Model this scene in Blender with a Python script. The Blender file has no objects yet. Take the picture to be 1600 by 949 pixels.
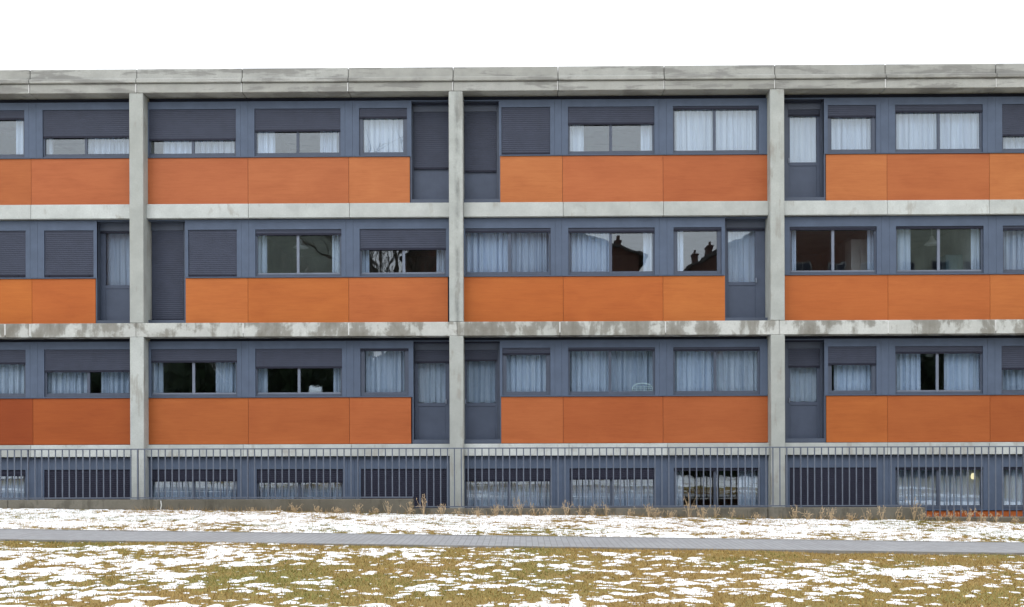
import bpy, math, random
import numpy as np
from mathutils import Vector, Matrix

random.seed(7); rng = np.random.default_rng(11)
S = bpy.context.scene
C = S.collection

# ------------------------------------------------------------------ camera
CX, D, YAW, ROLL, F = 1.654, 27.46, -0.01013, -0.00308, 1700.0
c_, s_ = math.cos(YAW), math.sin(YAW); cr_, sr_ = math.cos(ROLL), math.sin(ROLL)
cam = bpy.data.objects.new('camera', bpy.data.cameras.new('camera')); C.objects.link(cam)
xr = Vector((c_, -s_, 0)); fw = Vector((s_, c_, 0)); zz = Vector((0, 0, 1))
rt = xr*cr_ + zz*sr_; up = -xr*sr_ + zz*cr_
M = Matrix((rt, up, -fw)).transposed().to_4x4(); M.translation = Vector((CX, -D, 0))
cam.matrix_world = M
cam.data.sensor_width = 36; cam.data.lens = 36*F/1600
cam.data.shift_y = 225.5/1600
cam.data.clip_start = 0.1; cam.data.clip_end = 1000
S.camera = cam

# ------------------------------------------------------------------ world, sun, exposure
W = bpy.data.worlds.new('World'); S.world = W; W.use_nodes = True
nt = W.node_tree; bg = nt.nodes['Background']
sky = nt.nodes.new('ShaderNodeTexSky'); sky.sky_type = 'NISHITA'; sky.sun_disc = False
SUN_EL, SUN_AZ = math.radians(48), math.radians(200)
sky.sun_elevation = SUN_EL; sky.sun_rotation = SUN_AZ
sky.air_density = 1.0; sky.dust_density = 4.0; sky.ozone_density = 1.0
hs = nt.nodes.new('ShaderNodeHueSaturation'); hs.inputs['Saturation'].default_value = 0.15
mx = nt.nodes.new('ShaderNodeMix'); mx.data_type = 'RGBA'; mx.inputs['Factor'].default_value = 0.85
mx.inputs['B'].default_value = (10.4, 10.7, 11.2, 1)          # even cloud layer
nt.links.new(sky.outputs[0], hs.inputs['Color']); nt.links.new(hs.outputs[0], mx.inputs['A'])
tc = nt.nodes.new('ShaderNodeTexCoord'); sxyz = nt.nodes.new('ShaderNodeSeparateXYZ'); mr = nt.nodes.new('ShaderNodeMapRange')
nt.links.new(tc.outputs['Generated'], sxyz.inputs[0]); nt.links.new(sxyz.outputs[2], mr.inputs['Value'])
mr.inputs['From Min'].default_value = 0; mr.inputs['From Max'].default_value = 1; mr.inputs['To Min'].default_value = .76; mr.inputs['To Max'].default_value = 1.55
sc_ = nt.nodes.new('ShaderNodeVectorMath'); sc_.operation = 'SCALE'
nt.links.new(mx.outputs['Result'], sc_.inputs[0]); nt.links.new(mr.outputs[0], sc_.inputs['Scale'])
nt.links.new(sc_.outputs[0], bg.inputs['Color']); bg.inputs['Strength'].default_value = 0.1
sun = bpy.data.objects.new('sun', bpy.data.lights.new('sun', 'SUN')); C.objects.link(sun)
sun.data.energy = 0.5; sun.data.angle = math.radians(35); sun.data.color = (1, .97, .93)
sd = Vector((math.sin(SUN_AZ)*math.cos(SUN_EL), math.cos(SUN_AZ)*math.cos(SUN_EL), math.sin(SUN_EL)))
sun.rotation_euler = (-sd).to_track_quat('-Z', 'Y').to_euler()
S.view_settings.view_transform = 'Standard'; S.view_settings.look = 'None'
S.view_settings.gamma = 1; S.view_settings.use_curve_mapping = False
S.view_settings.exposure = 0.53
S.render.engine = 'CYCLES'
S.cycles.max_bounces = 8; S.cycles.transparent_max_bounces = 12; S.cycles.glossy_bounces = 3
S.cycles.caustics_reflective = False; S.cycles.caustics_refractive = False

# ------------------------------------------------------------------ surveying: photo measurement -> metres on a wall plane Y
def U(px, py, Y=0.0):
    du, dv = px-800, py-700
    u = cr_*du + sr_*dv; v = -sr_*du + cr_*dv
    yr = (Y + D)/(c_ - s_*u/F)
    return CX + (c_*u/F + s_)*yr, -v/F*yr
def UX(px, py, Y=0.0): return U(px, py, Y)[0]
def UZ(px, py, Y=0.0): return U(px, py, Y)[1]

# ------------------------------------------------------------------ helpers
class MB:
    def __init__(s): s.v = []; s.f = []; s.m = []
    def box(s, x0, x1, y0, y1, z0, z1, mi=0):
        n = len(s.v)
        s.v += [(x0,y0,z0),(x1,y0,z0),(x1,y1,z0),(x0,y1,z0),(x0,y0,z1),(x1,y0,z1),(x1,y1,z1),(x0,y1,z1)]
        for q in ((0,3,2,1),(4,5,6,7),(0,1,5,4),(1,2,6,5),(2,3,7,6),(3,0,4,7)):
            s.f.append([n+i for i in q]); s.m.append(mi)
    def quad(s, a, b, c, d, mi=0):
        n = len(s.v); s.v += [a, b, c, d]; s.f.append([n, n+1, n+2, n+3]); s.m.append(mi)
    def tube(s, pts, rad, n=6, mi=0):
        base = len(s.v); k = len(pts)
        for i, p in enumerate(pts):
            p = Vector(p); a = Vector(pts[max(i-1, 0)]); b = Vector(pts[min(i+1, k-1)])
            t = (b-a).normalized() if (b-a).length > 1e-9 else Vector((0,0,1))
            e1 = t.orthogonal().normalized(); e2 = t.cross(e1)
            r = rad[i] if isinstance(rad, (list, tuple)) else rad
            for j in range(n):
                w = 2*math.pi*j/n; q = p + e1*math.cos(w)*r + e2*math.sin(w)*r; s.v.append(tuple(q))
        for i in range(k-1):
            for j in range(n):
                j2 = (j+1) % n
                s.f.append([base+i*n+j, base+i*n+j2, base+(i+1)*n+j2, base+(i+1)*n+j]); s.m.append(mi)
        s.f.append([base+j for j in range(n)][::-1]); s.m.append(mi)
        s.f.append([base+(k-1)*n+j for j in range(n)]); s.m.append(mi)
    def lathe(s, prof, cx, cy, n=20, mi=0):
        base = len(s.v)
        for r, z in prof:
            for j in range(n):
                w = 2*math.pi*j/n; s.v.append((cx+r*math.cos(w), cy+r*math.sin(w), z))
        for i in range(len(prof)-1):
            for j in range(n):
                j2 = (j+1) % n
                s.f.append([base+i*n+j, base+i*n+j2, base+(i+1)*n+j2, base+(i+1)*n+j]); s.m.append(mi)
    def build(s, name, mats, parent=None, bevel=0, smooth=False, color=None):
        me = bpy.data.meshes.new(name); me.from_pydata(s.v, [], s.f)
        mats = mats if isinstance(mats, (list, tuple)) else [mats]
        for m in mats: me.materials.append(m)
        if len(mats) > 1: me.polygons.foreach_set('material_index', s.m)
        if smooth: me.polygons.foreach_set('use_smooth', [True]*len(s.f))
        me.update()
        o = bpy.data.objects.new(name, me); C.objects.link(o)
        if parent: o.parent = parent
        if bevel:
            b = o.modifiers.new('bevel', 'BEVEL'); b.width = bevel; b.segments = 1; b.limit_method = 'ANGLE'
        if color: o.color = (*color, 1)
        return o
def empty(name, loc=(0,0,0)):
    o = bpy.data.objects.new(name, None); C.objects.link(o); o.location = loc; o.empty_display_size = .2; return o
def tag(o, label=None, cat=None, group=None, kind=None):
    if label: o['label'] = label
    if cat: o['category'] = cat
    if group: o['group'] = group
    if kind: o['kind'] = kind
    return o

# ------------------------------------------------------------------ materials
class N:
    """tiny node-graph builder"""
    def __init__(s, name):
        s.mat = bpy.data.materials.new(name); s.mat.use_nodes = True
        s.t = s.mat.node_tree; s.b = s.t.nodes['Principled BSDF']; s.out = s.t.nodes['Material Output']
    def n(s, typ, **kw):
        x = s.t.nodes.new(typ)
        for k, v in kw.items(): setattr(x, k, v)
        return x
    def l(s, a, b): s.t.links.new(a, b)
    def coord(s, scale=(1,1,1), loc=(0,0,0), rnd=False):
        g = s.n('ShaderNodeNewGeometry'); m = s.n('ShaderNodeMapping')
        m.inputs['Scale'].default_value = scale; m.inputs['Location'].default_value = loc
        if rnd:
            oi = s.n('ShaderNodeObjectInfo'); sc = s.n('ShaderNodeVectorMath', operation='SCALE')
            cb = s.n('ShaderNodeCombineXYZ'); 
            for i in range(3): s.l(oi.outputs['Random'], cb.inputs[i])
            s.l(cb.outputs[0], sc.inputs[0]); sc.inputs['Scale'].default_value = 60
            ad = s.n('ShaderNodeVectorMath', operation='ADD'); s.l(g.outputs['Position'], ad.inputs[0]); s.l(sc.outputs[0], ad.inputs[1])
            s.l(ad.outputs[0], m.inputs['Vector'])
        else: s.l(g.outputs['Position'], m.inputs['Vector'])
        return m.outputs[0]
    def noise(s, scale=1, detail=4, rough=.55, vec=None, dist=0):
        x = s.n('ShaderNodeTexNoise'); x.inputs['Scale'].default_value = scale; x.inputs['Detail'].default_value = detail
        x.inputs['Roughness'].default_value = rough; x.inputs['Distortion'].default_value = dist
        s.l(vec if vec else s.coord(), x.inputs['Vector']); return x.outputs['Fac']
    def ramp(s, fac, stops):
        r = s.n('ShaderNodeValToRGB'); e = r.color_ramp.elements
        while len(e) < len(stops): e.new(.5)
        for el, (p, c) in zip(e, stops):
            el.position = p; el.color = (c, c, c, 1) if isinstance(c, (int, float)) else (*c, 1)
        s.l(fac, r.inputs[0]); return r.outputs[0]
    def mix(s, fac, a, b, mode='MIX'):
        m = s.n('ShaderNodeMix', data_type='RGBA', blend_type=mode)
        for v, k in ((fac, 'Factor'), (a, 'A'), (b, 'B')):
            i = m.inputs[k] if k == 'Factor' else [q for q in m.inputs if q.name == k and q.type == 'RGBA'][0]
            if isinstance(v, (int, float)): i.default_value = v
            elif isinstance(v, tuple): i.default_value = (*v, 1)
            else: s.l(v, i)
        return [q for q in m.outputs if q.type == 'RGBA'][0]
    def math(s, op, a, b=None, clamp=False):
        m = s.n('ShaderNodeMath', operation=op, use_clamp=clamp)
        for i, v in enumerate((a, b)):
            if v is None: continue
            if isinstance(v, (int, float)): m.inputs[i].default_value = v
            else: s.l(v, m.inputs[i])
        return m.outputs[0]
    def bump(s, h, strength=.3, dist=.01):
        b = s.n('ShaderNodeBump'); b.inputs['Strength'].default_value = strength; b.inputs['Distance'].default_value = dist
        s.l(h, b.inputs['Height']); s.l(b.outputs[0], s.b.inputs['Normal'])
    def done(s, color=None, rough=.6, spec=.5, metal=0):
        if color is not None:
            if isinstance(color, tuple): s.b.inputs['Base Color'].default_value = (*color, 1)
            else: s.l(color, s.b.inputs['Base Color'])
        s.b.inputs['Roughness'].default_value = rough; s.b.inputs['Specular IOR Level'].default_value = spec
        s.b.inputs['Metallic'].default_value = metal
        return s.mat

def concrete(name, base, dark, amount, streak=.5, center=None, light=None, bs=(1.9, 1.9, 1.5)):
    g = N(name)
    fine = g.noise(26, 5, .65); mid = g.noise(2.2, 5, .6)
    col = g.mix(g.ramp(mid, [(.3, 0), (.7, 1)]), tuple(v*.84 for v in base), tuple(min(1, v*1.1) for v in base))
    oi_ = g.n('ShaderNodeObjectInfo'); col = g.mix(1.0, col, g.ramp(oi_.outputs['Random'], [(0, (.86, .85, .83)), (1, (1.1, 1.1, 1.1))]), 'MULTIPLY')
    col = g.mix(g.math('MULTIPLY', g.ramp(fine, [(.35, 0), (.75, 1)]), .42), col, tuple(v*.7 for v in base))
    blot = g.noise(1.0, 6, .6, g.coord(bs, (3.1, 0, 7.7)), .3)
    drip = g.noise(1.0, 4, .6, g.coord((7.5, 7.5, .7), (1.7, 0, 2.2)), .2)
    mk = g.math('ADD', g.math('MULTIPLY', blot, 1-streak*.5), g.math('MULTIPLY', drip, streak*.5))
    mk = g.ramp(mk, [(.62-amount*.3, 0), (.68-amount*.3, .75), (.8-amount*.3, 1)])
    col = g.mix(g.math('MULTIPLY', mk, .85), col, dark)
    if light:
        lm = g.noise(1.0, 5, .6, g.coord((2.4, 2.4, 3.5), (9.3, 4, 1.2)), .6)
        col = g.mix(g.ramp(lm, [(.55, 0), (.6, 1)]), col, light)
    if center is not None:
        sx = g.n('ShaderNodeSeparateXYZ'); g.l(g.coord(), sx.inputs[0])
        dx = g.math('ABSOLUTE', g.math('SUBTRACT', sx.outputs[0], center))
        band = g.ramp(dx, [(.0, 1), (.09, .0)])
        bl = g.ramp(g.noise(1, 5, .6, g.coord((3, 3, 1.6), (0, 0, 5))), [(.4, 0), (.62, 1)])
        col = g.mix(g.math('MULTIPLY', g.math('MULTIPLY', band, bl), .9), col, tuple(v*.42 for v in base))
    g.bump(fine, .25, .01)
    return g.done(col, .85, .25)

BASE = (.455, .485, .47)
MAT = {}
MAT['column'] = concrete('column_concrete', BASE, (.29, .28, .25), .27, 1.0)
MAT['column_stained'] = concrete('stained_column_concrete', BASE, (.26, .26, .24), .2, .8, center=0.03)
MAT['beam_clean'] = concrete('beam_concrete', (.525, .56, .55), (.34, .33, .30), .2, .7)
MAT['beam_stained'] = concrete('stained_beam_concrete', (.53, .55, .53), (.155, .142, .115), .54, .45)
MAT['parapet'] = concrete('parapet_concrete', (.42, .43, .41), (.21, .21, .2), .42, .2, bs=(.75, .75, 4.5))
MAT['retaining'] = concrete('retaining_concrete', (.15, .14, .115), (.075, .07, .055), .35, .7)
MAT['wall_inside'] = concrete('plaster', (.4, .39, .36), (.36, .35, .32), .1, .3)
def plain(name, col, rough=.5, spec=.4, metal=0, var=.12, sc=3):
    g = N(name); n_ = g.noise(sc, 4, .6, g.coord((1, 1, 1), rnd=True))
    return g.done(g.mix(g.ramp(n_, [(.25, 0), (.75, 1)]), tuple(v*(1-var) for v in col), tuple(v*(1+var) for v in col)), rough, spec, metal)
MAT['clad'] = plain('grey_cladding', (.086, .116, .176), .5, .3)
MAT['frame'] = plain('window_frame_metal', (.074, .092, .132), .4, .4)
MAT['lightframe'] = plain('sash_edge_metal', (.17, .2, .26), .35, .5)
MAT['shutter'] = plain('shutter_slats', (.047, .056, .087), .55, .3)
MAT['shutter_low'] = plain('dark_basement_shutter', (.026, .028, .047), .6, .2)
MAT['shutter_dark'] = plain('shutter_bar', (.018, .02, .036), .5, .2)
MAT['door'] = plain('door_paint', (.068, .087, .132), .45, .35)
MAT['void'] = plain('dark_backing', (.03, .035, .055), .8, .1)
MAT['steel'] = plain('painted_steel', (.105, .125, .165), .45, .4, 0, .15, 9)
MAT['white'] = plain('white_plastic', (.75, .75, .73), .5, .4)
MAT['sealant'] = plain('pale_sealant', (.62, .63, .62), .7, .2)
MAT['mint'] = plain('pale_green_wire', (.78, .9, .86), .4, .5)
g = N('wood_laminate')
oi = g.n('ShaderNodeObjectInfo')
s1 = g.noise(1, 6, .66, g.coord((1.6, 1.6, 21), rnd=True), .35); s2 = g.noise(1, 3, .5, g.coord((.8, .8, 1.7), rnd=True), .8)
s3 = g.noise(1, 3, .6, g.coord((7, 7, 90), rnd=True), .2)
f_ = g.math('ADD', g.math('MULTIPLY', s1, .42), g.math('ADD', g.math('MULTIPLY', s2, .38), g.math('MULTIPLY', s3, .2)))
colr = g.mix(1.0, oi.outputs['Color'], g.ramp(f_, [(.32, (.84, .77, .72)), (.5, (1, 1, 1)), (.68, (1.12, 1.2, 1.25))]), 'MULTIPLY')
MAT['wood'] = g.done(colr, .5, .28)
# glass: faint mirror over a clear sheet
g = N('window_glass')
tr = g.n('ShaderNodeBsdfTransparent'); tr.inputs[0].default_value = (.87, .915, .96, 1)
gl = g.n('ShaderNodeBsdfGlossy'); gl.inputs['Roughness'].default_value = 0.004; gl.inputs['Color'].default_value = (.93, .98, 1, 1)
bn = g.n('ShaderNodeBump'); bn.inputs['Strength'].default_value = .05; bn.inputs['Distance'].default_value = .03
g.l(g.noise(1.3, 2, .5, g.coord((1, 1, 1), rnd=True)), bn.inputs['Height']); g.l(bn.outputs[0], gl.inputs['Normal'])
ms = g.n('ShaderNodeMixShader'); ms.inputs[0].default_value = .115
g.l(tr.outputs[0], ms.inputs[1]); g.l(gl.outputs[0], ms.inputs[2]); g.l(ms.outputs[0], g.out.inputs[0])
g.t.nodes.remove(g.b); MAT['glass'] = g.mat
# curtain cloth
g = N('sheer_curtain')
df = g.n('ShaderNodeBsdfDiffuse'); tl = g.n('ShaderNodeBsdfTranslucent'); tp = g.n('ShaderNodeBsdfTransparent')
cn = g.mix(g.ramp(g.noise(1, 3, .5, g.coord((14, 14, .6), rnd=True)), [(.35, 0), (.65, 1)]), (.66, .74, .86), (.84, .90, .98))
oi_ = g.n('ShaderNodeObjectInfo'); cn = g.mix(1.0, cn, g.ramp(oi_.outputs['Random'], [(0, (.80, .82, .84)), (.5, (1, .98, .95)), (1, (1.0, 1.03, 1.06))]), 'MULTIPLY')
g.l(cn, df.inputs[0]); g.l(cn, tl.inputs[0])
m1 = g.n('ShaderNodeMixShader'); m1.inputs[0].default_value = .15; g.l(df.outputs[0], m1.inputs[1]); g.l(tl.outputs[0], m1.inputs[2])
m2 = g.n('ShaderNodeMixShader'); m2.inputs[0].default_value = .06; g.l(m1.outputs[0], m2.inputs[1]); g.l(tp.outputs[0], m2.inputs[2])
g.l(m2.outputs[0], g.out.inputs[0]); g.t.nodes.remove(g.b); MAT['curtain'] = g.mat
g = N('warm_bulb'); em = g.n('ShaderNodeEmission'); em.inputs[0].default_value = (1, .83, .45, 1); em.inputs[1].default_value = 1.1
g.l(em.outputs[0], g.out.inputs[0]); g.t.nodes.remove(g.b); MAT['bulb'] = g.mat

# ------------------------------------------------------------------ ground levels
GZ0, GB = -1.57, -0.0156
def gz(x): return GZ0 + GB*(np.clip(x, -30, 30) - 1.65)
WALL_F, WALL_B = -2.22, -1.95          # retaining wall front and back faces
PATH_F, PATH_N = -8.4, -10.4           # far and near edges of the paved path
AREA_Z = -3.3

# value noise in numpy for the snow cover
def vnoise(x, y, wl, seed):
    r = np.random.default_rng(seed); T = r.random((256, 256))
    u, v = x/wl + 100, y/wl + 100
    iu, iv = np.floor(u).astype(int), np.floor(v).astype(int); fu, fv = u-iu, v-iv
    fu = fu*fu*(3-2*fu); fv = fv*fv*(3-2*fv)
    a = T[iu % 256, iv % 256]; b = T[(iu+1) % 256, iv % 256]; c = T[iu % 256, (iv+1) % 256]; d = T[(iu+1) % 256, (iv+1) % 256]
    return (a*(1-fu)+b*fu)*(1-fv) + (c*(1-fu)+d*fu)*fv
def fbm(x, y, seed, wls=(1.3, .5, .22, .11, .06), amps=(.5, .6, .85, 1.1, 1.0)):
    n = sum(a*(vnoise(x, y, w, seed+i)-.5) for i, (w, a) in enumerate(zip(wls, amps)))
    return n
FX, FY = np.random.default_rng(1).uniform(-15, 15, 20000), np.random.default_rng(2).uniform(-19, -2, 20000)
FSD = fbm(FX, FY, 300).std()
def gnd(x, y):
    bed = np.clip(np.minimum(PATH_F+.1-y, y-PATH_N+.1)/.1, 0, 1)          # the path lies in a shallow bed
    return gz(x) + (.05*(vnoise(x, y, 3.5, 77)-.5) + .025*(vnoise(x, y, .8, 78)-.5))*(1-bed) - .05*bed
# how much of the turf lies under snow, surveyed over the lawn: rows of distance Y, columns of X
COVX = np.linspace(-8, 10, 13)
COVY = np.array([-17.6, -16.6, -15.6, -14.3, -13.3, -12.2, -11.3, -10.7])
COV = np.array([
 [0.50,0.50,0.50,0.50,0.41,0.59,0.46,0.22,0.08,0.03,0.02,0.02,0.02],
 [0.50,0.50,0.50,0.50,0.46,0.48,0.43,0.33,0.17,0.05,0.03,0.03,0.03],
 [0.55,0.55,0.55,0.53,0.40,0.32,0.36,0.41,0.40,0.18,0.10,0.10,0.10],
 [0.60,0.60,0.60,0.48,0.34,0.32,0.27,0.27,0.34,0.35,0.31,0.28,0.28],
 [0.68,0.68,0.68,0.52,0.37,0.28,0.22,0.25,0.31,0.38,0.49,0.44,0.44],
 [0.58,0.58,0.56,0.48,0.38,0.32,0.32,0.30,0.25,0.25,0.45,0.39,0.38],
 [0.55,0.55,0.48,0.37,0.26,0.35,0.39,0.29,0.16,0.14,0.19,0.16,0.14],
 [0.22,0.22,0.17,0.12,0.08,0.10,0.10,0.07,0.04,0.05,0.07,0.07,0.05]])
def cover(x, y):
    xi = np.clip(np.interp(x, COVX, np.arange(len(COVX))), 0, len(COVX)-1.001)
    yi = np.clip(np.interp(y, COVY, np.arange(len(COVY))), 0, len(COVY)-1.001)
    a, b = xi.astype(int), yi.astype(int); fa, fb = xi-a, yi-b
    c = (COV[b, a]*(1-fa)+COV[b, a+1]*fa)*(1-fb) + (COV[b+1, a]*(1-fa)+COV[b+1, a+1]*fa)*fb
    strip = np.interp(x, [-12, -4, 4, 13], [.86, .76, .72, .62])
    strip = strip*np.interp(y, [-8.4, -8.0, -7.2, -3.0, -2.3], [.55, .8, .97, 1.0, .9])
    return np.where(y > PATH_F, strip, np.where(y < -19.05, .6, c))
from statistics import NormalDist
QP = np.linspace(.005, .995, 200); QZ = np.array([NormalDist().inv_cdf(p) for p in QP])
def snow_h(x, y):
    n = fbm(x, y, 300)/FSD
    h = n + np.interp(np.where(y > PATH_F, cover(x, y)*.80, np.minimum((cover(x, y)/.68)**1.3*.39, .29)), QP, QZ)          # >0 where snow lies
    return np.clip(h*.012, -.03, .015) - .002

def grid_obj(name, x0, x1, y0, y1, step, zf, keep=None, mat=None):
    xs = np.arange(x0, x1+1e-6, step); ys = np.arange(y0, y1+1e-6, step)
    Xg, Yg = np.meshgrid(xs, ys); Z = zf(Xg, Yg)
    nx, ny = len(xs), len(ys)
    idx = np.arange(nx*ny).reshape(ny, nx)
    q = np.stack([idx[:-1, :-1], idx[:-1, 1:], idx[1:, 1:], idx[1:, :-1]], -1).reshape(-1, 4)
    P = np.stack([Xg.ravel(), Yg.ravel(), Z.ravel()], 1)
    if keep is not None:
        K = keep(Xg, Yg).ravel(); q = q[K[q].any(1)]
        used = np.unique(q); mp = np.full(len(P), -1); mp[used] = np.arange(len(used)); P = P[used]; q = mp[q]
    me = bpy.data.meshes.new(name)
    me.vertices.add(len(P)); me.vertices.foreach_set('co', P.astype(np.float32).ravel())
    me.loops.add(q.size); me.loops.foreach_set('vertex_index', q.astype(np.int32).ravel())
    me.polygons.add(len(q)); me.polygons.foreach_set('loop_start', np.arange(0, q.size, 4, dtype=np.int32))
    me.polygons.foreach_set('use_smooth', np.ones(len(q), bool))
    me.update(calc_edges=True); me.validate()
    if mat: me.materials.append(mat)
    o = bpy.data.objects.new(name, me); C.objects.link(o); return o

# turf
g = N('turf')
t1 = g.noise(.45, 5, .6, g.coord()); t2 = g.noise(30, 4, .7, g.coord((1, 1, 1)))
turf = g.mix(g.ramp(t1, [(.4, 0), (.66, 1)]), (.30, .21, .08), (.20, .19, .055))
turf = g.mix(g.ramp(t2, [(.35, 0), (.7, .7)]), turf, (.16, .115, .045))
g.bump(t2, .6, .03); MAT['turf'] = g.done(turf, .95, .1)
g = N('snow'); sn = g.noise(45, 4, .6); g.bump(sn, .25, .02)
MAT['snow'] = g.done((.86, .88, .91), .7, .2)
g = N('pavers')
bt = g.n('ShaderNodeTexBrick'); bt.offset = .5
bt.inputs['Scale'].default_value = 1; bt.inputs['Brick Width'].default_value = .2; bt.inputs['Row Height'].default_value = .1
bt.inputs['Mortar Size'].default_value = .006; bt.inputs['Mortar Smooth'].default_value = .3; bt.inputs['Bias'].default_value = 0
bt.inputs['Color1'].default_value = (.255, .26, .27, 1); bt.inputs['Color2'].default_value = (.30, .31, .32, 1); bt.inputs['Mortar'].default_value = (.16, .158, .162, 1)
mp_ = g.n('ShaderNodeMapping'); mp_.inputs['Rotation'].default_value = (0, 0, math.radians(90))
gg = g.n('ShaderNodeNewGeometry'); g.l(gg.outputs['Position'], mp_.inputs[0]); g.l(mp_.outputs[0], bt.inputs['Vector'])
pc = g.mix(g.math('MULTIPLY', g.ramp(g.noise(.9, 5, .6), [(.35, 0), (.7, 1)]), .35), bt.outputs['Color'], (.19, .19, .195))
g.bump(bt.outputs['Fac'], -.4, .006); MAT['pavers'] = g.done(pc, .8, .3)
MAT['area_floor'] = concrete('low_bounce_floor', (.05, .05, .052), (.035, .035, .035), .3, .3)  # areaway floor coloured dark to cut bounced light on the basement
MAT['kerb'] = concrete('kerb_concrete', (.30, .30, .295), (.18, .17, .16), .3, .3)

LX0, LX1, LY0 = -16.5, 18.5, -19.0
lawn = grid_obj('lawn', LX0, LX1, LY0, WALL_F+.02, .1, gnd, None, MAT['turf']); tag(lawn, kind='structure')
m = MB()
fx = [-200, LX0, LX1, 200]; fy = [-200, LY0, WALL_F+.02, 9.5, 200]
for i in range(3):
    for j in range(4):
        if i == 1 and j in (1, 2): continue
        m.quad(*[(x, y, float(gz(x))-.03) for x, y in ((fx[i], fy[j]), (fx[i+1], fy[j]), (fx[i+1], fy[j+1]), (fx[i], fy[j+1]))])
tag(m.build('ground', MAT['turf']), kind='structure')
sno = grid_obj('snow', LX0, LX1, LY0, WALL_F-.005, .04, lambda x, y: gnd(x, y)+snow_h(x, y)+.006,
               lambda x, y: (snow_h(x, y) > -.018) & ((y > PATH_F+.0) | (y < PATH_N-.02)), MAT['snow'])
tag(sno, 'patchy thin white snow lying over the winter lawn', 'snow', kind='stuff')
far = grid_obj('snow', -32, 36, -41.0, LY0-.1, .12, lambda x, y: gz(x)-.02+snow_h(x, y), lambda x, y: snow_h(x, y) > -.008, MAT['snow'])
tag(far, 'patchy thin white snow over the far lawn', 'snow', kind='stuff')
# path with flush kerb strips
def strip_mesh(name, y0, y1, dz, mat, thick=.12):
    m = MB(); xs = np.linspace(LX0, LX1, 60)
    for a, b in zip(xs[:-1], xs[1:]):
        za, zb = float(gz(a))+dz, float(gz(b))+dz
        m.quad((a, y0, za), (b, y0, zb), (b, y1, zb), (a, y1, za))
        m.quad((a, y0, za-thick), (b, y0, zb-thick), (b, y0, zb), (a, y0, za))
        m.quad((a, y1, za), (b, y1, zb), (b, y1, zb-thick), (a, y1, za-thick))
    return tag(m.build(name, mat), kind='structure')
strip_mesh('path', PATH_N+.08, PATH_F-.08, .022, MAT['pavers'])
strip_mesh('path_edging', PATH_F-.08, PATH_F, .032, MAT['kerb'])
strip_mesh('path_edging', PATH_N, PATH_N+.08, .026, MAT['kerb'])

# grass blades
def blades(name, n, region, hmin, hmax, wid, cols, accept, mat, lean=.9):
    x = rng.uniform(region[0], region[1], n); y = rng.uniform(region[2], region[3], n)
    k = accept(x, y); x, y = x[k], y[k]; n = len(x)
    h = rng.uniform(hmin, hmax, n); a = rng.uniform(0, 2*np.pi, n); l = rng.uniform(.1, lean, n)*h
    la = rng.uniform(0, 2*np.pi, n); z = gnd(x, y)-.006; w = wid*rng.uniform(.6, 1.3, n)
    b0 = np.stack([x-np.cos(a)*w, y-np.sin(a)*w, z], 1); b1 = np.stack([x+np.cos(a)*w, y+np.sin(a)*w, z], 1)
    tp_ = np.stack([x+np.cos(la)*l, y+np.sin(la)*l, z+h], 1)
    V = np.stack([b0, b1, tp_], 1).reshape(-1, 3)
    me = bpy.data.meshes.new(name); me.vertices.add(3*n); me.vertices.foreach_set('co', V.astype(np.float32).ravel())
    me.loops.add(3*n); me.loops.foreach_set('vertex_index', np.arange(3*n, dtype=np.int32))
    me.polygons.add(n); me.polygons.foreach_set('loop_start', np.arange(0, 3*n, 3, dtype=np.int32))
    me.update(calc_edges=True)
    green = np.clip((vnoise(x, y, 1.7, 55)*.6+vnoise(x, y, .6, 56)*.4 + np.interp(x, [-9, 0, 4, 8], [.06, -.06, -.03, .14])*np.where(y < -15, 1, .5) - .50)*5, 0, 1)
    pick = rng.random(n)
    c0, c1, c2 = [np.array(c) for c in cols]
    col = np.where((pick < .7*green)[:, None], c2, np.where((rng.random(n) < .5)[:, None], c0, c1))*rng.uniform(.7, 1.25, n)[:, None]
    ca = me.color_attributes.new('tint', 'FLOAT_COLOR', 'POINT')
    ca.data.foreach_set('color', np.repeat(np.concatenate([col, np.ones((n, 1))], 1), 3, 0).astype(np.float32).ravel())
    me.materials.append(mat); o = bpy.data.objects.new(name, me); C.objects.link(o); return o
g = N('grass_blade'); at = g.n('ShaderNodeAttribute', attribute_name='tint'); MAT['blade'] = g.done(at.outputs['Color'], .8, .15)
COLS = ((.40, .28, .10), (.31, .20, .07), (.20, .20, .055))
def acc(x, y):
    h = snow_h(x, y); r = rng.random(len(x))
    vis = np.abs(x-CX) < (y+D)*.52+1.0
    return vis & ((y > PATH_F+.01) | (y < PATH_N-.02)) & ((h < .003) | (r < np.where(y > PATH_F, .38, .12)*(1+6*np.clip(.010-h, 0, .01)/.01)))
tag(blades('grass', 520000, (LX0, LX1, -18.2, WALL_F-.02), .018, .05, .0055, COLS, acc, MAT['blade'], 1.4),
    'short straw brown and dull green winter grass between snow patches', 'grass', kind='stuff')

# ------------------------------------------------------------------ the apartment building
B = tag(empty('apartment_building', (0, 0, AREA_Z)), 'long grey concrete framed apartment block with orange wood panels and blue grey window bands', 'building')
class PB(MB):
    def part(s, name, mat, parent=None, **k):
        s.v = [(x, y, z-AREA_Z) for x, y, z in s.v] if parent is None else [(x, y, z-AREA_Z) for x, y, z in s.v]
        return s.build(name, mat, parent or B, **k)
COLX = [-16, -8, 0, 8, 16]
CW = .175; CF = -.34
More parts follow.
